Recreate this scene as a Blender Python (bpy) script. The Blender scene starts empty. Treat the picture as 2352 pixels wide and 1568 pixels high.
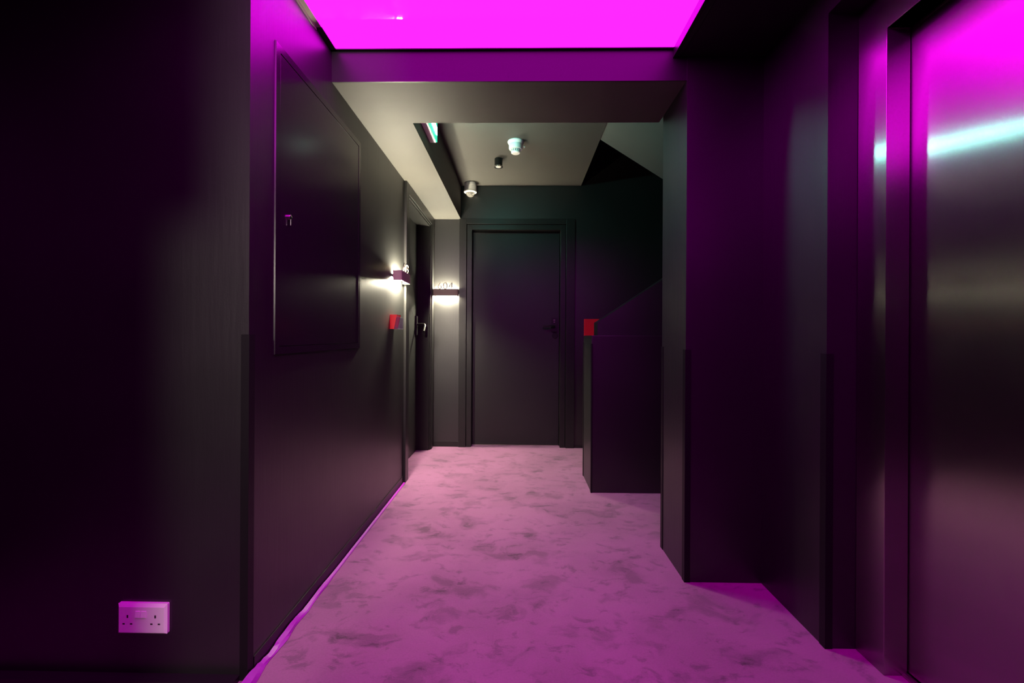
import bpy, bmesh, math, random
from mathutils import Vector, Matrix
R = math.radians
random.seed(7)
sc = bpy.context.scene
COL = sc.collection

# ------------------------------------------------------------ camera
cam_d = bpy.data.cameras.new('camera')
cam_d.sensor_width = 36.0
cam_d.lens = 1000.0 / 2352 * 36.0
cam_d.clip_start = 0.02
cam_d.shift_y = -13.0 / 2352
cam = bpy.data.objects.new('camera', cam_d)
COL.objects.link(cam)
cam.matrix_world = Matrix.Translation((0, 0, 1.05)) @ Matrix.Rotation(R(0.9), 4, 'Z') @ Matrix.Rotation(R(90), 4, 'X') @ Matrix.Rotation(R(0.3), 4, 'Z')
sc.camera = cam

# ------------------------------------------------------------ world + exposure
w = bpy.data.worlds.new('world')
w.use_nodes = True
w.node_tree.nodes['Background'].inputs[0].default_value = (0, 0, 0, 1)
w.node_tree.nodes['Background'].inputs[1].default_value = 0
sc.world = w
vs = sc.view_settings
vs.view_transform = 'Standard'
vs.look = 'None'
vs.gamma = 1
vs.exposure = 0.0
vs.use_curve_mapping = False
sc.cycles.use_denoising = True
sc.cycles.max_bounces = 10
sc.cycles.sample_clamp_indirect = 8
sc.cycles.caustics_reflective = True

L_PANEL = 6.3        # magenta ceiling lightbox
L_SCONCE = 1600.0     # room number lamps
L_EXIT = 270.0        # emergency sign
L_BACK = 1500.0       # added lamp, unseen behind the camera, for neutral light on the near wall

# ------------------------------------------------------------ materials
def newmat(name):
    m = bpy.data.materials.new(name)
    m.use_nodes = True
    nt = m.node_tree
    return m, nt, nt.nodes['Principled BSDF']

def N(nt, kind, **kw):
    n = nt.nodes.new(kind)
    for k, v in kw.items():
        if k.startswith('_'):
            n.inputs[k[1:].replace('_', ' ')].default_value = v
        else:
            setattr(n, k, v)
    return n

def paint(name, col, rough=0.38, bump=0.06, scale=260.0, wear=0.25, metallic=0.0, spec=0.5, streak=0.0):
    m, nt, p = newmat(name)
    tc = N(nt, 'ShaderNodeTexCoord')
    big = N(nt, 'ShaderNodeTexNoise', _Scale=3.1, _Detail=5.0, _Roughness=0.6)
    nt.links.new(tc.outputs['Object'], big.inputs['Vector'])
    mix = N(nt, 'ShaderNodeMix', data_type='RGBA')
    mix.inputs[6].default_value = (*[c * (1 - wear) for c in col], 1)
    mix.inputs[7].default_value = (*[min(1, c * (1 + wear)) for c in col], 1)
    nt.links.new(big.outputs['Fac'], mix.inputs[0])
    nt.links.new(mix.outputs[2], p.inputs['Base Color'])
    mr = N(nt, 'ShaderNodeMapRange')
    mr.inputs[3].default_value = rough * 0.9
    mr.inputs[4].default_value = rough * 1.12
    nt.links.new(big.outputs['Fac'], mr.inputs[0])
    nt.links.new(mr.outputs[0], p.inputs['Roughness'])
    p.inputs['Metallic'].default_value = metallic
    p.inputs['Specular IOR Level'].default_value = spec
    if bump:
        fine = N(nt, 'ShaderNodeTexNoise', _Scale=scale, _Detail=2.0)
        nt.links.new(tc.outputs['Object'], fine.inputs['Vector'])
        b = N(nt, 'ShaderNodeBump', _Strength=bump, _Distance=0.002)
        nt.links.new(fine.outputs['Fac'], b.inputs['Height'])
        nt.links.new(b.outputs['Normal'], p.inputs['Normal'])
        if streak:   # vertical roller marks in the paint
            mp = N(nt, 'ShaderNodeMapping')
            mp.inputs['Scale'].default_value = (45, 45, 3.5)
            nt.links.new(tc.outputs['Object'], mp.inputs['Vector'])
            sn = N(nt, 'ShaderNodeTexNoise', _Scale=1.0, _Detail=4.0, _Roughness=0.6)
            nt.links.new(mp.outputs[0], sn.inputs['Vector'])
            b2 = N(nt, 'ShaderNodeBump', _Strength=streak, _Distance=0.004)
            nt.links.new(sn.outputs['Fac'], b2.inputs['Height'])
            nt.links.new(b2.outputs['Normal'], b.inputs['Normal'])
    return m

def plain(name, col, rough=0.4, metallic=0.0, spec=0.5, trans=0.0, ior=1.45):
    m, nt, p = newmat(name)
    n = N(nt, 'ShaderNodeTexNoise', _Scale=40.0)
    mr = N(nt, 'ShaderNodeMapRange')
    mr.inputs[3].default_value = max(0.0, rough * 0.92)
    mr.inputs[4].default_value = min(1.0, rough * 1.08)
    nt.links.new(n.outputs['Fac'], mr.inputs[0])
    nt.links.new(mr.outputs[0], p.inputs['Roughness'])
    p.inputs['Base Color'].default_value = (*col, 1)
    p.inputs['Metallic'].default_value = metallic
    p.inputs['Specular IOR Level'].default_value = spec
    p.inputs['Transmission Weight'].default_value = trans
    p.inputs['IOR'].default_value = ior
    return m

def glow(name, col, strength, base=(0.8, 0.8, 0.8), rough=0.4):
    m, nt, p = newmat(name)
    p.inputs['Base Color'].default_value = (*base, 1)
    p.inputs['Roughness'].default_value = rough
    p.inputs['Emission Color'].default_value = (*col, 1)
    p.inputs['Emission Strength'].default_value = strength
    return m

def brushed(name, col, rough=0.25, aniso=1.0):
    m, nt, p = newmat(name)
    g = N(nt, 'ShaderNodeNewGeometry')
    c = N(nt, 'ShaderNodeVectorMath', operation='CROSS_PRODUCT')
    c.inputs[1].default_value = (0, 0, 1)
    nt.links.new(g.outputs['Normal'], c.inputs[0])
    nt.links.new(c.outputs[0], p.inputs['Tangent'])
    tc = N(nt, 'ShaderNodeTexCoord')
    mp = N(nt, 'ShaderNodeMapping')
    mp.inputs['Scale'].default_value = (900, 900, 12)
    nt.links.new(tc.outputs['Object'], mp.inputs['Vector'])
    n = N(nt, 'ShaderNodeTexNoise', _Scale=1.0, _Detail=3.0)
    nt.links.new(mp.outputs[0], n.inputs['Vector'])
    mr = N(nt, 'ShaderNodeMapRange')
    mr.inputs[3].default_value = rough * 0.95
    mr.inputs[4].default_value = rough * 1.05
    nt.links.new(n.outputs['Fac'], mr.inputs[0])
    nt.links.new(mr.outputs[0], p.inputs['Roughness'])
    mix = N(nt, 'ShaderNodeMix', data_type='RGBA')
    mix.inputs[6].default_value = (*[x * 0.97 for x in col], 1)
    mix.inputs[7].default_value = (*[min(1, x * 1.03) for x in col], 1)
    nt.links.new(n.outputs['Fac'], mix.inputs[0])
    nt.links.new(mix.outputs[2], p.inputs['Base Color'])
    p.inputs['Metallic'].default_value = 1.0
    p.inputs['Anisotropic'].default_value = aniso
    p.inputs['Anisotropic Rotation'].default_value = 0.0
    # a weaker, hazier sheen on top of the sharp brushed reflection
    q = N(nt, 'ShaderNodeBsdfPrincipled')
    nt.links.new(mix.outputs[2], q.inputs['Base Color'])
    nt.links.new(c.outputs[0], q.inputs['Tangent'])
    q.inputs['Metallic'].default_value = 1.0
    q.inputs['Roughness'].default_value = 0.36
    q.inputs['Anisotropic'].default_value = 0.6
    ms = N(nt, 'ShaderNodeMixShader')
    ms.inputs[0].default_value = 0.09
    nt.links.new(p.outputs[0], ms.inputs[1]); nt.links.new(q.outputs[0], ms.inputs[2])
    out = next(n for n in nt.nodes if n.type == 'OUTPUT_MATERIAL')
    nt.links.new(ms.outputs[0], out.inputs['Surface'])
    return m

def carpet_mat():
    m, nt, p = newmat('carpet')
    L = nt.links.new
    tc = N(nt, 'ShaderNodeTexCoord')
    # brushed-pile patches: warped blotches, wider than deep
    warp = N(nt, 'ShaderNodeTexNoise', _Scale=5.0, _Detail=3.0)
    L(tc.outputs['Object'], warp.inputs['Vector'])
    add = N(nt, 'ShaderNodeMix', data_type='RGBA', blend_type='LINEAR_LIGHT')
    add.inputs[0].default_value = 0.09
    L(tc.outputs['Object'], add.inputs[6]); L(warp.outputs['Color'], add.inputs[7])
    def blot(scale, sx, sy, lo, hi, det=3.0, rough=0.55):
        mp = N(nt, 'ShaderNodeMapping')
        mp.inputs['Scale'].default_value = (sx, sy, 1)
        L(add.outputs[2], mp.inputs['Vector'])
        n = N(nt, 'ShaderNodeTexNoise', _Scale=scale, _Detail=det, _Roughness=rough)
        L(mp.outputs[0], n.inputs['Vector'])
        r = N(nt, 'ShaderNodeMapRange', interpolation_type='SMOOTHSTEP')
        r.inputs[1].default_value = lo; r.inputs[2].default_value = hi
        L(n.outputs['Fac'], r.inputs[0])
        return r
    a = blot(6.0, 0.8, 1.25, 0.515, 0.66, 5.0)
    b = blot(15.0, 0.7, 1.3, 0.53, 0.68, 5.0, 0.65)
    c = blot(2.2, 1.0, 1.0, 0.35, 0.68)
    m1 = N(nt, 'ShaderNodeMath', operation='MULTIPLY'); m1.inputs[1].default_value = 0.36
    m2 = N(nt, 'ShaderNodeMath', operation='MULTIPLY_ADD'); m2.inputs[1].default_value = 0.40
    m3 = N(nt, 'ShaderNodeMath', operation='MULTIPLY_ADD'); m3.inputs[1].default_value = 0.24
    L(a.outputs[0], m1.inputs[0])
    L(b.outputs[0], m2.inputs[0]); L(m1.outputs[0], m2.inputs[2])
    L(c.outputs[0], m3.inputs[0]); L(m2.outputs[0], m3.inputs[2])
    grain = N(nt, 'ShaderNodeTexNoise', _Scale=170.0, _Detail=6.0, _Roughness=0.85)
    L(tc.outputs['Object'], grain.inputs['Vector'])
    gm = N(nt, 'ShaderNodeMath', operation='MULTIPLY_ADD')
    gm.inputs[1].default_value = 0.9; gm.inputs[2].default_value = -0.42
    L(grain.outputs['Fac'], gm.inputs[0])
    s = N(nt, 'ShaderNodeMath', operation='ADD', use_clamp=True)
    L(m3.outputs[0], s.inputs[0]); L(gm.outputs[0], s.inputs[1])
    mix = N(nt, 'ShaderNodeMix', data_type='RGBA')
    mix.inputs[6].default_value = (0.222, 0.084, 0.17, 1)
    mix.inputs[7].default_value = (0.04, 0.016, 0.03, 1)
    L(s.outputs[0], mix.inputs[0])
    L(mix.outputs[2], p.inputs['Base Color'])
    p.inputs['Roughness'].default_value = 0.95
    p.inputs['Specular IOR Level'].default_value = 0.12
    p.inputs['Sheen Weight'].default_value = 0.25
    p.inputs['Sheen Roughness'].default_value = 0.5
    bp = N(nt, 'ShaderNodeBump', _Strength=0.5, _Distance=0.003)
    L(grain.outputs['Fac'], bp.inputs['Height'])
    L(bp.outputs['Normal'], p.inputs['Normal'])
    return m

M = {}
M['wall'] = paint('black_satin_wall_paint', (0.0065, 0.0065, 0.006), 0.4, spec=0.72, streak=0.12)
M['fascia'] = paint('black_fascia_paint', (0.012, 0.012, 0.012), 0.4, spec=0.28)
M['ceil'] = paint('charcoal_ceiling_paint', (0.066, 0.062, 0.054), 0.6, bump=0.09)
M['gloss'] = paint('black_gloss_panel', (0.009, 0.009, 0.009), 0.2, bump=0.02, wear=0.1)
M['door'] = paint('black_door_paint', (0.011, 0.011, 0.011), 0.45, bump=0.03, wear=0.1, spec=0.4)
M['trim'] = paint('black_trim_paint', (0.011, 0.011, 0.0105), 0.36, bump=0.03, wear=0.15, spec=0.35)
M['guard'] = plain('black_plastic', (0.004, 0.004, 0.004), 0.5, 0.0, 0.25)
M['hardware'] = plain('black_metal', (0.010, 0.010, 0.010), 0.35, 0.0, 0.35)
M['carpet'] = carpet_mat()
M['tape'] = plain('purple_film', (0.26, 0.01, 0.30), 0.45, spec=0.2)
M['steel'] = brushed('brushed_stainless_steel', (0.36, 0.35, 0.335))
M['chrome'] = plain('polished_metal', (0.7, 0.68, 0.65), 0.15, 1.0)
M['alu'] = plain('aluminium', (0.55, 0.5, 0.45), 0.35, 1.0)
M['lampmetal'] = plain('brown_lamp_shade', (0.33, 0.30, 0.21), 0.5, spec=0.2)
M['digit'] = plain('dark_bronze_numerals', (0.06, 0.045, 0.035), 0.4, 0.3)
M['white'] = plain('white_plastic', (0.78, 0.77, 0.74), 0.35)
M['lens_white'] = plain('milky_lens', (0.85, 0.83, 0.75), 0.3)
M['slot'] = plain('dark_recess', (0.02, 0.015, 0.015), 0.6)
M['red'] = plain('red_plastic', (0.62, 0.012, 0.012), 0.35)
M['clear'] = plain('clear_plastic', (0.16, 0.14, 0.2), 0.05, trans=0.95, ior=1.45)
M['dome'] = plain('smoked_dome', (0.35, 0.33, 0.30), 0.06)
M['dome'].node_tree.nodes['Principled BSDF'].inputs['Alpha'].default_value = 0.35
M['clear'].node_tree.nodes['Principled BSDF'].inputs['Transmission Weight'].default_value = 0.0
M['clear'].node_tree.nodes['Principled BSDF'].inputs['Alpha'].default_value = 0.28
M['grey'] = plain('grey_plastic', (0.2, 0.19, 0.18), 0.3)
M['panel'] = glow('magenta_stretch_ceiling', (1.0, 0.0035, 1.0), L_PANEL, base=(0.15, 0.01, 0.15), rough=0.025)
M['panel'].node_tree.nodes['Principled BSDF'].inputs['Specular IOR Level'].default_value = 0.05
M['led'] = glow('warm_led_diffuser', (1.0, 0.92, 0.68), L_SCONCE)
M['ledlow'] = glow('warm_led_diffuser_down', (1.0, 0.92, 0.68), L_SCONCE * 1.3)
M['exitface'] = glow('green_white_sign_light', (0.33, 1.0, 0.88), L_EXIT)
M['exitgreen'] = glow('green_sign_film', (0.02, 0.5, 0.30), 1.3, base=(0.01, 0.4, 0.2))
M['opal'] = glow('added_lamp_glass', (1.0, 0.9, 0.78), L_BACK)

# ------------------------------------------------------------ mesh helpers
def box(bm, x0, x1, y0, y1, z0, z1, bevel=0.0):
    v = [bm.verts.new((x, y, z)) for x in (x0, x1) for y in (y0, y1) for z in (z0, z1)]
    fs = []
    for idx in ((0, 1, 3, 2), (4, 6, 7, 5), (0, 4, 5, 1), (2, 3, 7, 6), (0, 2, 6, 4), (1, 5, 7, 3)):
        fs.append(bm.faces.new([v[i] for i in idx]))
    if bevel:
        es = list({e for f in fs for e in f.edges})
        bmesh.ops.bevel(bm, geom=es, offset=bevel, segments=2, affect='EDGES', profile=0.6)

def lathe(bm, prof, seg=40, axis='Z', at=(0, 0, 0), caps=True):
    """revolve (radius, height) pairs"""
    rings = []
    for r, h in prof:
        ring = []
        for i in range(seg):
            a = 2 * math.pi * i / seg
            c, s = r * math.cos(a), r * math.sin(a)
            p = {'Z': (c, s, h), 'Y': (c, h, s), 'X': (h, c, s)}[axis]
            ring.append(bm.verts.new((p[0] + at[0], p[1] + at[1], p[2] + at[2])))
        rings.append(ring)
    for a, b in zip(rings, rings[1:]):
        for i in range(seg):
            j = (i + 1) % seg
            bm.faces.new((a[i], a[j], b[j], b[i]))
    for ring, r in ((rings[0], prof[0][0]), (rings[-1], prof[-1][0])):
        if r > 1e-5 and caps:
            bm.faces.new(ring)

def prism(bm, pts, axis, a, b):
    """extrude a 2D outline from a to b along axis; pts are the other two coords in xyz order"""
    def mk(p, t):
        return {'X': (t, p[0], p[1]), 'Y': (p[0], t, p[1]), 'Z': (p[0], p[1], t)}[axis]
    A = [bm.verts.new(mk(p, a)) for p in pts]
    B = [bm.verts.new(mk(p, b)) for p in pts]
    n = len(pts)
    for i in range(n):
        j = (i + 1) % n
        bm.faces.new((A[i], A[j], B[j], B[i]))
    bm.faces.new(A); bm.faces.new(B)

def rrect(x0, x1, y0, y1, r, seg=5):
    out = []
    for cx, cy, a0 in ((x1 - r, y1 - r, 0), (x0 + r, y1 - r, 90), (x0 + r, y0 + r, 180), (x1 - r, y0 + r, 270)):
        for k in range(seg + 1):
            a = R(a0 + 90 * k / seg)
            out.append((cx + r * math.cos(a), cy + r * math.sin(a)))
    return out

def tube(bm, pts, r, seg=14):
    rings = []
    for i, p in enumerate(pts):
        p = Vector(p)
        d = (Vector(pts[min(i + 1, len(pts) - 1)]) - Vector(pts[max(i - 1, 0)])).normalized()
        u = d.orthogonal().normalized() if i == 0 else (rings_u - d * rings_u.dot(d)).normalized()
        rings_u = u
        v = d.cross(u)
        rings.append([bm.verts.new(p + r * (math.cos(2 * math.pi * k / seg) * u + math.sin(2 * math.pi * k / seg) * v)) for k in range(seg)])
    for a, b in zip(rings, rings[1:]):
        for k in range(seg):
            j = (k + 1) % seg
            bm.faces.new((a[k], a[j], b[j], b[k]))
    bm.faces.new(rings[0]); bm.faces.new(rings[-1])

def obj(name, bm, mat, parent=None, smooth=False, origin=None):
    bmesh.ops.recalc_face_normals(bm, faces=bm.faces)
    me = bpy.data.meshes.new(name)
    if origin is not None:
        bmesh.ops.translate(bm, verts=bm.verts, vec=-Vector(origin))
    bm.to_mesh(me); bm.free()
    me.materials.append(M[mat])
    if smooth:
        for p in me.polygons:
            p.use_smooth = True
        me.set_sharp_from_angle(angle=R(35))
    o = bpy.data.objects.new(name, me)
    COL.objects.link(o)
    if origin is not None:
        o.location = origin
    if parent is not None:
        o.parent = parent
        o.matrix_parent_inverse = Matrix.Identity(4)
    return o

def boxes(name, mat, bs, parent=None, bevel=0.0):
    bm = bmesh.new()
    for b in bs:
        box(bm, *b, bevel=bevel)
    return obj(name, bm, mat, parent)

def struct(o):
    o['kind'] = 'structure'
    return o

def empty(name, loc, rz=0.0, rot=None):
    o = bpy.data.objects.new(name, None)
    o.empty_display_size = 0.05
    COL.objects.link(o)
    o.location = loc
    o.rotation_euler = rot if rot else (0, 0, rz)
    return o

def tag(o, label, cat, group=None):
    o['label'] = label; o['category'] = cat
    if group:
        o['group'] = group
    return o

def lab(o, label):
    o['label'] = label
    return o

# ------------------------------------------------------------ dimensions of the place (metres)
XL, XP, XS, XF = -0.82, 0.715, 1.04, 1.14      # corridor left wall, pier side, lobby side wall, lift frame
YN, YP, YB = 1.31, 1.875, 1.88                  # near wall left, pier front, beam front
YE = 4.11                                       # end wall
ZP, ZC, ZB, ZH = 2.285, 2.25, 2.15, 2.465       # light panel, lobby ceiling, beam underside, corridor ceiling
ZTOP = 3.6

# ------------------------------------------------------------ setting
struct(boxes('floor', 'carpet', [(-2.4, 2.6, -3.8, 4.4, -0.12, 0.0)]))

# lobby ceiling round the light panel
struct(boxes('ceiling', 'wall', [
    (0.672, 2.6, -3.8, YP, ZC, 2.4),
    (-2.4, XL, -3.8, YN, ZC, 2.4),
    (XL, 0.672, -3.8, -0.55, ZC, 2.4),
    (XL, 0.672, -0.55, YB, 2.33, 2.4)]))
struct(boxes('ceiling_beam', 'ceil', [(XL, XP, YB + 0.006, 2.25, ZB, 2.62)]))
struct(boxes('ceiling_soffit', 'ceil', [(XL, -0.555, 2.25, YE, ZB, 2.62)]))
struct(boxes('ceiling_corridor', 'ceil', [(-0.555, 0.578, 2.25, YE, ZH, 2.62)]))

struct(boxes('trim_4', 'fascia', [(XL, XP, YB, YB + 0.006, ZB - 0.001, 2.33)]))
# walls
DY0, DY1 = 3.19, 3.98          # left door opening
struct(boxes('wall_left', 'wall', [
    (XL - 0.2, XL, YN, DY0, 0, 2.62),
    (XL - 0.2, XL, DY0, DY1, 2.06, 2.62),
    (XL - 0.2, XL, DY1, YE, 0, 2.62)]))
struct(boxes('wall_near', 'wall', [(-2.4, XL - 0.2, YN, YN + 0.2, 0, 2.4)]))
struct(boxes('wall_far', 'wall', [
    (XL - 0.2, -0.5, YE, YE + 0.2, 0, ZTOP),
    (-0.5, 0.455, YE, YE + 0.2, 2.10, ZTOP),
    (0.455, 2.6, YE, YE + 0.2, 0, ZTOP)]))
struct(boxes('wall_pier', 'wall', [(XP, 2.6, YP, 2.185, 0, ZTOP)]))
struct(boxes('wall_right', 'wall', [
    (XS, 2.6, 1.487, YP, 0, 2.4),
    (XS, 2.6, 0.19, 1.487, 2.144, 2.4),
    (XS, 2.6, -0.9, 0.19, 0, 2.4),
    (1.26, 2.6, 0.19, 1.487, 0, 2.144)]))
struct(boxes('wall_stairwell', 'wall', [(2.4, 2.6, 2.185, YE, 0, ZTOP), (-1.0, 2.6, 2.1, 4.31, ZTOP, ZTOP + 0.1)]))
struct(boxes('wall_back_light_slit', 'wall', [  # out of view; stepped slit made to shape the added lamp's light
    (-2.4, -0.925, -1.0, -0.9, 0, 2.4),
    (-0.925, -0.865, -1.0, -0.9, 1.60, 2.4),
    (-0.865, -0.72, -1.0, -0.9, 2.15, 2.4),
    (-0.72, 1.15, -1.0, -0.9, 0, 2.4),
    (-2.0, -1.8, -2.6, -1.0, 0, 2.4),
    (0.5, 0.7, -2.6, -1.0, 0, 2.4),
    (-2.0, 0.7, -2.8, -2.6, 0, 2.4)]))
struct(boxes('wall_side', 'wall', [(-2.4, -2.2, -0.9, YN, 0, 2.4)]))

# sloping underside of the upper stair flight, and the lower flight with its parapets
bm = bmesh.new()
prism(bm, [(0.578, 2.47), (2.4, 2.47 - 0.635 * 1.822), (2.4, 2.62 - 0.635 * 1.822), (0.70, 2.62), (0.578, 2.62)], 'Y', 2.185, 3.15)
struct(obj('ceiling_stair_soffit', bm, 'ceil'))
bm = bmesh.new()
for k in range(6):
    box(bm, 0.70 + 0.27 * k, 2.4, 3.30, YE, 0.178 * k, 0.178 * (k + 1))
struct(obj('stair_flight', bm, 'carpet'))
struct(boxes('wall_parapet', 'wall', [(0.49, 2.4, 2.93, 3.30, 0, 1.055)], bevel=0.003))
bm = bmesh.new()
prism(bm, [(0.562, 1.055), (0.562, 1.15), (2.4, 1.15 + 0.667 * 1.838), (2.4, 1.055)], 'Y', 3.12, 3.27)
struct(obj('wall_stair_parapet', bm, 'wall'))

# skirtings
struct(boxes('baseboard_left', 'trim', [(XL, XL + 0.004, YN + 0.03, 3.085, 0.0, 0.05)]))
struct(boxes('baseboard_near', 'trim', [(-2.2, XL - 0.022, YN - 0.034, YN, 0.0, 0.017)]))
struct(boxes('baseboard_far', 'trim', [(-0.80, -0.567, YE - 0.008, YE, 0.0, 0.05), (0.53, 0.70, YE - 0.008, YE, 0.0, 0.02)]))

# black bead holding the stretched light panel, with a lighter metal length standing in for its lit stretch
bm = bmesh.new()
box(bm, XL, XL + 0.024, 1.73, YB, ZP - 0.004, ZP + 0.03)
box(bm, XL, 0.672, YB - 0.014, YB, ZP - 0.004, ZP + 0.03)
box(bm, 0.655, 0.672, -0.55, YB, ZC - 0.004, ZP + 0.03)
box(bm, 0.690, 0.696, -0.55, YB, ZC - 0.004, ZC)
struct(obj('trim_1', bm, 'trim'))
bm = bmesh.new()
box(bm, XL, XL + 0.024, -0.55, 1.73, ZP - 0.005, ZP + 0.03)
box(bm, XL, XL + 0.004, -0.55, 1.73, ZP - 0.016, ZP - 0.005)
struct(obj('trim_2', bm, 'alu'))  # light on the bead put into the material of this length

# lifted film edge between carpet and left wall
bm = bmesh.new()
prev = None
n = 120
for i in range(n + 1):
    t = i / n
    y = YN - 0.05 + (3.08 - YN + 0.05) * t
    k = max(0.0, 1 - t * 2.6)
    wdt = 0.012 + 0.012 * k * (0.6 + 0.5 * math.sin(i * 0.55) + 0.3 * random.random())
    hgt = 0.006 + 0.020 * k * (0.55 + 0.4 * math.sin(i * 0.37 + 1) + 0.3 * random.random())
    off = 0.004 + 0.003 * k * math.sin(i * 0.8)
    cur = [bm.verts.new((XL + 0.006 + off * 0.3, y, hgt)), bm.verts.new((XL + 0.008 + off + wdt * 0.45, y, hgt * 0.5)), bm.verts.new((XL + 0.008 + wdt, y, 0.001))]
    if prev:
        for a in range(2):
            bm.faces.new((prev[a], prev[a + 1], cur[a + 1], cur[a]))
    prev = cur
o = struct(obj('trim_3', bm, 'tape'))
sol = o.modifiers.new('thick', 'SOLIDIFY'); sol.thickness = 0.0012

# ------------------------------------------------------------ magenta ceiling lightbox
bm = bmesh.new()
box(bm, XL + 0.02, 0.66, -0.55, YB - 0.01, ZP, ZP + 0.012)
o = obj('ceiling_light_panel', bm, 'panel')
tag(o, 'large glowing magenta stretched ceiling light panel over the lobby', 'ceiling light')

# ------------------------------------------------------------ left door (in the left wall)
d = struct(empty('door_1', (XL, 3.585, 0)))
def P(name, mat, bs, parent, base, bevel=0.0):
    bs = [(a - base[0], b - base[0], c - base[1], e - base[1], f - base[2], g - base[2]) for a, b, c, e, f, g in bs]
    return boxes(name, mat, bs, parent, bevel)
b0 = (XL, 3.585, 0)
P('architrave', 'trim', [
    (XL, XL + 0.018, 3.085, 3.165, 0, 2.149), (XL, XL + 0.018, 4.005, 4.085, 0, 2.149), (XL, XL + 0.018, 3.165, 4.005, 2.075, 2.149),
    (XL, XL + 0.010, 3.165, DY0, 0, 2.06), (XL, XL + 0.010, DY1, 4.005, 0, 2.06), (XL, XL + 0.010, 3.165, 4.005, 2.06, 2.075)], d, b0, 0.002)
P('frame', 'trim', [
    (XL - 0.16, XL, DY0, DY0 + 0.012, 0, 2.06), (XL - 0.16, XL, DY1 - 0.012, DY1, 0, 2.06), (XL - 0.16, XL, DY0 + 0.012, DY1 - 0.012, 2.048, 2.06)], d, b0)
P('leaf', 'door', [(XL - 0.155, XL - 0.11, DY0 + 0.014, DY1 - 0.014, 0.006, 2.046)], d, b0, 0.0015)
h = P('backplate', 'hardware', [(XL - 0.11, XL - 0.092, 3.875, 3.925, 1.05, 1.225)], d, b0, 0.005)
bm = bmesh.new()
tube(bm, [(XL - 0.095 - XL, 3.90 - 3.585, 1.150), (-0.04, 0.315, 1.150), (-0.028, 0.312, 1.147), (-0.021, 0.30, 1.138), (-0.020, 0.285, 1.125), (-0.020, 0.262, 1.10), (-0.020, 0.245, 1.085)], 0.010)
obj('handle', bm, 'hardware', d, True)

# ------------------------------------------------------------ far door
d = struct(empty('door_2', (-0.023, YE, 0)))
b0 = (-0.023, YE, 0)
P('architrave', 'trim', [
    (-0.565, -0.497, YE - 0.022, YE, 0, 2.150), (0.441, 0.522, YE - 0.022, YE, 0, 2.150), (-0.497, 0.441, YE - 0.022, YE, 2.100, 2.150)], d, b0, 0.002)
P('frame', 'trim', [
    (-0.493, -0.447, YE - 0.008, YE + 0.15, 0, 2.096), (0.389, 0.437, YE - 0.008, YE + 0.15, 0, 2.096), (-0.447, 0.389, YE - 0.008, YE + 0.15, 2.050, 2.096)], d, b0, 0.0015)
P('leaf', 'door', [(-0.444, 0.386, YE + 0.085, YE + 0.13, 0.008, 2.047)], d, b0, 0.0015)
P('threshold', 'alu', [(-0.444, 0.386, YE + 0.07, YE + 0.13, 0.0, 0.005)], d, b0)
bm = bmesh.new()
prism(bm, rrect(0.338 - 0.030, 0.338 + 0.030, 1.092, 1.226, 0.014), 'Y', YE + 0.062, YE + 0.085)
bmesh.ops.translate(bm, verts=bm.verts, vec=(0.023, -YE, 0))
bp = obj('lock_plate', bm, 'hardware', d, True)
bm = bmesh.new()
for z, wd in ((1.203, 0.017), (1.183, 0.014)):
    box(bm, 0.361 - wd / 2, 0.361 + wd / 2, 0.0605, 0.062, z - 0.0025, z + 0.0025)
obj('indicator_mark', bm, 'alu', bp)
bm = bmesh.new()
tube(bm, [(0.361, 0.064, 1.146), (0.361, 0.030, 1.146), (0.352, 0.022, 1.146), (0.335, 0.020, 1.146), (0.25, 0.020, 1.143)], 0.008)
obj('lever', bm, 'hardware', bp, True)
bm = bmesh.new()
lathe(bm, [(0.028, 0.085), (0.028, 0.079), (0.024, 0.076), (0.0, 0.076)], 32, 'Y', (0.370, 0, 1.053))
obj('lock_rose', bm, 'hardware', d, True)

# ------------------------------------------------------------ lift entrance
d = struct(empty('door_3', (1.215, 0.84, 0)))
b0 = (1.215, 0.84, 0)
fr = P('frame', 'steel', [
    (XF, 1.212, 1.372, 1.486, 0, 2.143), (XF, 1.212, 0.20, 0.308, 0, 2.143), (XF, 1.212, 0.308, 1.372, 2.013, 2.143)], d, b0, 0.0015)
lab(P('door_panel', 'steel', [(1.216, 1.25, 0.845, 1.405, 0.012, 2.06)], d, b0), 'brushed stainless steel sliding door leaf beside the far jamb')
lab(P('door_panel', 'steel', [(1.216, 1.25, 0.28, 0.838, 0.012, 2.06)], d, b0), 'brushed stainless steel sliding door leaf nearer the camera')
P('sill', 'alu', [(1.196, 1.206, 0.308, 1.372, 0, 0.006), (1.210, 1.2155, 0.308, 1.372, 0, 0.006), (1.196, 1.25, 0.308, 1.372, -0.002, 0.001)], d, b0)
P('door_gap', 'slot', [(1.252, 1.258, 0.20, 1.48, 0, 2.14)], d, b0)

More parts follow.
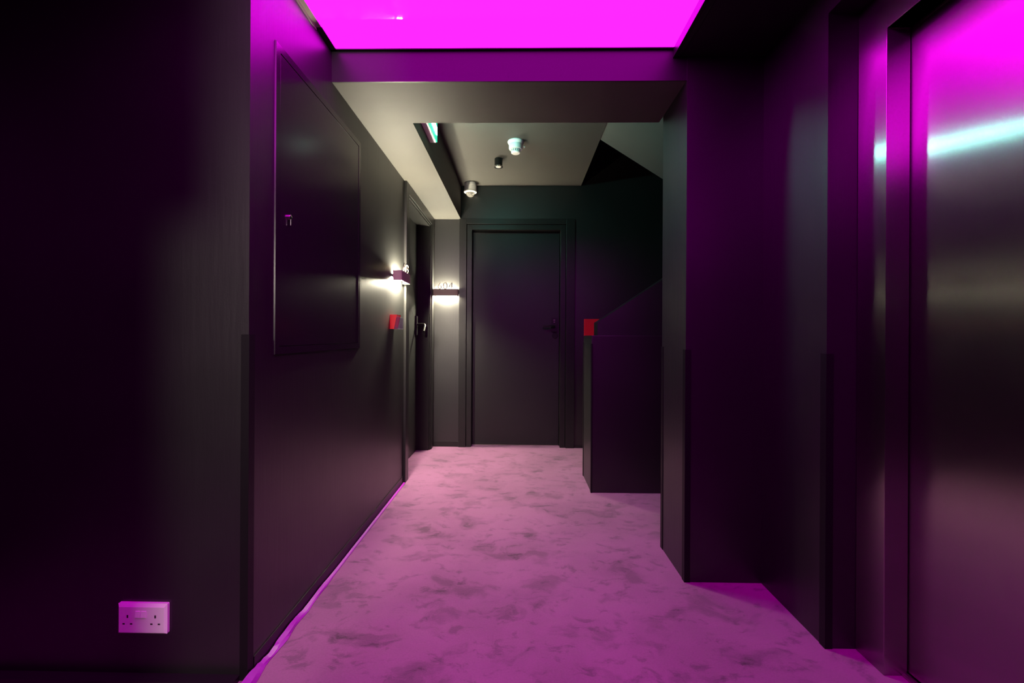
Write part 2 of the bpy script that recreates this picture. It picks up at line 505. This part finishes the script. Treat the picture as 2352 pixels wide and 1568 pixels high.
# ------------------------------------------------------------ riser cupboard in the left wall
d = empty('access_cupboard', (XL, 1.835, 0.98))
tag(d, 'black riser cupboard with framed glossy flat door set in the left wall', 'cupboard')
cy0, cy1, cz0, cz1 = 1.442, 2.222, 0.982, 2.035
bm = bmesh.new()
def frame_ring(bm, y0, y1, z0, z1, wd, x0, x1):
    # mitred moulding
    o_ = [(y0, z0), (y1, z0), (y1, z1), (y0, z1)]
    i_ = [(y0 + wd, z0 + wd), (y1 - wd, z0 + wd), (y1 - wd, z1 - wd), (y0 + wd, z1 - wd)]
    for k in range(4):
        j = (k + 1) % 4
        A = [bm.verts.new((x0, *o_[k])), bm.verts.new((x0, *o_[j])), bm.verts.new((x0, *i_[j])), bm.verts.new((x0, *i_[k]))]
        m_ = lambda p, q, t: (p[0] + (q[0] - p[0]) * t, p[1] + (q[1] - p[1]) * t)
        ok, oj = m_(o_[k], i_[k], .06), m_(o_[j], i_[j], .06)
        B = [bm.verts.new((x1, *ok)), bm.verts.new((x1, *oj)), bm.verts.new((x1, *i_[j])), bm.verts.new((x1, *i_[k]))]
        for q in range(4):
            r_ = (q + 1) % 4
            bm.faces.new((A[q], A[r_], B[r_], B[q]))
        bm.faces.new(A); bm.faces.new(B)
frame_ring(bm, cy0 - 1.835, cy1 - 1.835, cz0 - 0.98, cz1 - 0.98, 0.027, 0.0, 0.0048)
obj('frame', bm, 'gloss', d)
bm = bmesh.new()
box(bm, 0.0, 0.0035, cy0 + 0.029 - 1.835, cy1 - 0.029 - 1.835, cz0 + 0.029 - 0.98, cz1 - 0.029 - 0.98, bevel=0.0012)
leaf = obj('door', bm, 'gloss', d)
bm = bmesh.new()
lathe(bm, [(0.009, 0.0025), (0.009, 0.011), (0.006, 0.013), (0.0, 0.013)], 24, 'X', (0, 1.528 - 1.835, 1.465 - 0.98))
obj('lock', bm, 'chrome', leaf, True)
bm = bmesh.new()
box(bm, 0.009, 0.0125, 1.526 - 1.835, 1.531 - 1.835, 1.436 - 0.98, 1.460 - 0.98, bevel=0.001)
obj('key_tag', bm, 'chrome', leaf)

# ------------------------------------------------------------ double socket
d = empty('wall_socket', (-1.135, YN, 0.143))
tag(d, 'white double power socket with two rocker switches low on the near black wall', 'socket')
def local(bm, dx, dy, dz):
    bmesh.ops.translate(bm, verts=bm.verts, vec=(dx, dy, dz)); return bm
bm = bmesh.new()
# stepped faceplate
prism(bm, rrect(-0.0755, 0.0755, 0.0, 0.091, 0.003, 3), 'Y', -0.008, 0.0)
w2, w1 = 0.0690, 0.0755
a = [bm.verts.new(p) for p in ((-w1, -0.008, 0.0), (w1, -0.008, 0.0), (w1, -0.008, 0.091), (-w1, -0.008, 0.091))]
b = [bm.verts.new(p) for p in ((-w2, -0.013, 0.0055), (w2, -0.013, 0.0055), (w2, -0.013, 0.0815), (-w2, -0.013, 0.0815))]
for k in range(4):
    j = (k + 1) % 4
    bm.faces.new((a[k], a[j], b[j], b[k]))
bm.faces.new(b)
obj('faceplate', bm, 'white', d)
for x in (-0.0105, 0.0075):
    bm = bmesh.new()
    prism(bm, [(-0.013, 0.050), (-0.0165, 0.052), (-0.0145, 0.070), (-0.013, 0.071)], 'X', x - 0.0075, x + 0.0075)
    obj('rocker_switch', bm, 'white', d)
for cx in (-0.043, 0.042):
    bm = bmesh.new()
    box(bm, cx - 0.0025, cx + 0.0025, -0.0132, -0.0125, 0.049, 0.058)
    box(bm, cx - 0.0150, cx - 0.0080, -0.0132, -0.0125, 0.029, 0.0335)
    box(bm, cx + 0.0080, cx + 0.0150, -0.0132, -0.0125, 0.029, 0.0335)
    obj('outlet_holes', bm, 'slot', d)

# ------------------------------------------------------------ corner guards
def guard(corner, sx, sy, top, label, lx=0.022, ly=0.026, z0=0.0):
    """L strip wrapping a vertical corner; sx, sy point from the corner into the wall along x and y"""
    x, y = corner; t = 0.0028
    bm = bmesh.new()
    pts = [(-sx * t, -sy * t), (sx * lx, -sy * t), (sx * lx, 0), (0, 0), (0, sy * ly), (-sx * t, sy * ly)]
    prism(bm, pts, 'Z', 0, top - z0)
    o = obj('corner_guard', bm, 'guard')
    o.location = (x, y, z0)
    tag(o, label, 'corner guard', 'black corner guards on the wall corners')
guard((XL, YN), -1, 1, 1.05, 'black corner guard on the wall corner right of the white socket')
guard((XP, YP), 1, 1, 0.995, 'black corner guard on the front corner of the pier beside the wide opening')
guard((XP, 2.185), 1, -1, 1.0, 'thin black corner guard on the rear edge of the pier next to the stairs')
guard((XS, 1.487), 1, 1, 0.995, 'black corner guard on the wall edge beside the steel lift frame')
guard((0.49, 2.93), 1, 1, 1.0, 'black corner guard on the front corner of the low stair parapet', lx=0.007)
guard((0.49, 3.30), 1, -1, 1.0, 'black corner guard on the rear corner of the low stair parapet', lx=0.007)

# ------------------------------------------------------------ room number lamps
def digits_mesh(text, size, depth):
    cu = bpy.data.curves.new('numerals', 'FONT')
    cu.body = text; cu.size = size; cu.extrude = depth / 2
    cu.align_x = 'CENTER'; cu.space_character = 1.12; cu.offset = -0.0007
    o = bpy.data.objects.new('numerals_src', cu)
    COL.objects.link(o)
    dg = bpy.context.evaluated_depsgraph_get()
    me = bpy.data.meshes.new_from_object(o.evaluated_get(dg))
    bpy.data.objects.remove(o)
    return me

def number_lamp(loc, rz, text, label, cat='wall lamp', wd=0.236):
    """local frame: wall plane at y=0, lamp sticks out towards -y"""
    d = empty('room_number_lamp', loc, rz)
    tag(d, label, cat, 'room number lamps by the bedroom doors')
    H2, D, gap, t = 0.032, 0.062, 0.006, 0.004
    def arc(r, x0, y0):
        pts = [(-x0, -gap)]
        for k in range(7):
            q = R(180 + 15 * k); pts.append((-x0 + r + r * math.cos(q), y0 + r + r * math.sin(q)))
        for k in range(7):
            q = R(270 + 15 * k); pts.append((x0 - r + r * math.cos(q), y0 + r + r * math.sin(q)))
        return pts + [(x0, -gap)]
    bm = bmesh.new()
    prism(bm, arc(0.014, wd / 2, -D) + arc(0.011, wd / 2 - t, -D + t)[::-1], 'Z', -H2, H2)
    obj('shade', bm, 'lampmetal', d, True)
    bm = bmesh.new()
    box(bm, -wd / 2 + 0.012, wd / 2 - 0.012, -D + t, 0.0, -0.010, 0.010)
    obj('led_housing', bm, 'slot', d)
    for nm, z0, z1, mt in (('upper_diffuser', 0.010, 0.012, 'led'), ('lower_diffuser', -0.012, -0.010, 'ledlow')):
        bm = bmesh.new()
        prism(bm, rrect(-wd / 2 + 0.02, wd / 2 - 0.02, -D + 0.016, -0.012, 0.006, 3), 'Z', z0, z1)
        obj(nm, bm, mt, d)
    me = digits_mesh(text, 0.092, 0.004)
    me.materials.clear(); me.materials.append(M['digit'])
    o = bpy.data.objects.new('numerals', me)
    COL.objects.link(o); o.parent = d
    o.rotation_euler = (R(90), 0, 0)
    o.location = (0.0, -D + 0.003, H2 - 0.002)
    return d
number_lamp((-0.688, YE, 1.452), 0, '604', 'glowing wall lamp carrying dark number 604 beside the far door')
number_lamp((XL, 2.915, 1.438), R(90), '603', 'glowing wall lamp on the long side wall above the small red alarm, seen end on')

# ------------------------------------------------------------ emergency exit light
d = empty('exit_sign', (-0.555, 2.49, 2.30))
tag(d, 'glowing green and white emergency exit light on the dropped soffit side', 'exit sign')
bm = bmesh.new(); box(bm, 0.0, 0.040, -0.19, 0.19, -0.062, 0.062, bevel=0.004); obj('housing', bm, 'white', d)
bm = bmesh.new(); box(bm, 0.040, 0.046, -0.188, 0.188, -0.060, 0.060, bevel=0.002); obj('sign_border', bm, 'exitgreen', d)
bm = bmesh.new(); box(bm, 0.046, 0.0475, -0.172, 0.172, -0.022, 0.022); obj('light_face', bm, 'exitface', d)

# ------------------------------------------------------------ smoke detector
d = empty('smoke_detector', (-0.03, 3.17, ZH))
tag(d, 'white round smoke detector on the corridor ceiling beside the small black spotlight', 'smoke detector')
bm = bmesh.new(); lathe(bm, [(0.058, 0), (0.060, -0.006), (0.058, -0.012), (0.052, -0.022), (0.050, -0.024)], 48); obj('base', bm, 'white', d, True)
bm = bmesh.new(); lathe(bm, [(0.049, -0.024), (0.050, -0.028), (0.050, -0.052), (0.046, -0.060), (0.034, -0.062)], 48); obj('body', bm, 'white', d, True)
bm = bmesh.new()
for k in range(14):
    a = 2 * math.pi * k / 14
    bb = bmesh.new(); box(bb, 0.0285, 0.0335, -0.0042, 0.0042, -0.078, -0.061)
    bmesh.ops.rotate(bb, verts=bb.verts, cent=(0, 0, 0), matrix=Matrix.Rotation(a, 3, 'Z'))
    me = bpy.data.meshes.new('tmp'); bb.to_mesh(me); bb.free(); bm.from_mesh(me); bpy.data.meshes.remove(me)
lathe(bm, [(0.034, -0.077), (0.033, -0.084), (0.027, -0.089), (0.0, -0.090)], 40)
cage = obj('sensor_cage', bm, 'white', d, True)
bm = bmesh.new(); lathe(bm, [(0.026, -0.060), (0.026, -0.079)], 30); obj('sensor_core', bm, 'slot', cage, True)
bm = bmesh.new(); tube(bm, [(0.050, 0.0, -0.034), (0.060, 0.0, -0.036), (0.066, 0, -0.040), (0.064, 0, -0.046), (0.056, 0, -0.047)], 0.0035, 8); obj('clip', bm, 'white', d, True)

# ------------------------------------------------------------ black spotlight
d = empty('ceiling_spotlight', (-0.17, 3.48, ZH))
tag(d, 'small black cylinder spotlight with pale lens on the corridor ceiling', 'spotlight')
bm = bmesh.new(); lathe(bm, [(0.030, 0), (0.032, -0.004), (0.032, -0.056), (0.034, -0.060), (0.034, -0.066), (0.026, -0.067), (0.022, -0.062)], 40); obj('body', bm, 'hardware', d, True)
bm = bmesh.new(); lathe(bm, [(0.0355, -0.061), (0.0362, -0.064), (0.0355, -0.067), (0.0335, -0.0675)], 40, caps=False); obj('bezel', bm, 'chrome', d, True)
bm = bmesh.new(); lathe(bm, [(0.022, -0.063), (0.020, -0.0665), (0.0, -0.068)], 32); obj('lens', bm, 'lens_white', d, True)

# ------------------------------------------------------------ dome camera
d = empty('security_camera', (-0.457, 4.035, ZH))
tag(d, 'white cylindrical security camera with clear dome in the ceiling corner above the far door', 'security camera')
bm = bmesh.new(); lathe(bm, [(0.054, 0), (0.056, -0.004), (0.056, -0.031), (0.0545, -0.033), (0.0545, -0.036), (0.056, -0.038), (0.056, -0.072)], 48); obj('housing', bm, 'white', d, True)
bm = bmesh.new(); lathe(bm, [(0.056, -0.072), (0.060, -0.078), (0.059, -0.087), (0.052, -0.091), (0.042, -0.091)], 48); obj('ring', bm, 'white', d, True)
bm = bmesh.new()
prof = [(0.042 * math.cos(R(a)), -0.090 - 0.040 * math.sin(R(a))) for a in range(0, 91, 9)]
prof += [(0.0395 * math.cos(R(a)), -0.090 - 0.0375 * math.sin(R(a))) for a in range(90, -1, -9)]
lathe(bm, prof, 40, caps=False); obj('dome', bm, 'dome', d, True)
bm = bmesh.new(); lathe(bm, [(0.028, -0.086), (0.028, -0.096), (0.016, -0.104), (0.016, -0.114), (0.0, -0.114)], 30); obj('camera_lens', bm, 'grey', d, True)

# ------------------------------------------------------------ red alarms
d = empty('fire_alarm_call_point', (XL, 2.80, 1.09))
tag(d, 'small red fire alarm call point with clear cover on the side wall below a lamp', 'fire alarm')
bm = bmesh.new(); prism(bm, [(0, 0), (0.026, 0), (0.040, 0.070), (0.046, 0.091), (0, 0.091)], 'Y', -0.045, 0.045)
obj('body', bm, 'red', d)
bm = bmesh.new(); box(bm, 0.028, 0.062, -0.043, 0.043, 0.0, 0.075, bevel=0.003); obj('cover', bm, 'clear', d)
bm = bmesh.new(); box(bm, 0.0275, 0.0285, -0.030, 0.030, 0.030, 0.036); obj('press_strip', bm, 'white', d)

d = empty('red_wall_box', (0.69, YE, 1.05))
tag(d, 'flat red alarm box on the end wall partly hidden behind the low stair parapet', 'fire alarm')
bm = bmesh.new(); box(bm, -0.08, 0.08, -0.03, 0.0, 0.0, 0.161, bevel=0.004); obj('housing', bm, 'red', d)
bm = bmesh.new(); box(bm, -0.035, 0.06, -0.033, -0.03, 0.0, 0.115, bevel=0.001); obj('front_plate', bm, 'red', d)

# ------------------------------------------------------------ added opal lamp, out of view, to light the wall beside the socket
bm = bmesh.new(); lathe(bm, [(0.085, 0.0), (0.085, 0.02)], 36, 'Y'); 
d = empty('added_back_lamp', (-0.81, -2.6, 1.75))
tag(d, 'added round opal lamp, unseen, in the small room behind the viewer', 'wall lamp')
obj('backplate', bm, 'lampmetal', d, True)
bm = bmesh.new(); lathe(bm, [(0.075, 0.02), (0.072, 0.035), (0.06, 0.050), (0.035, 0.058), (0.0, 0.060)], 36, 'Y'); obj('globe', bm, 'opal', d, True)
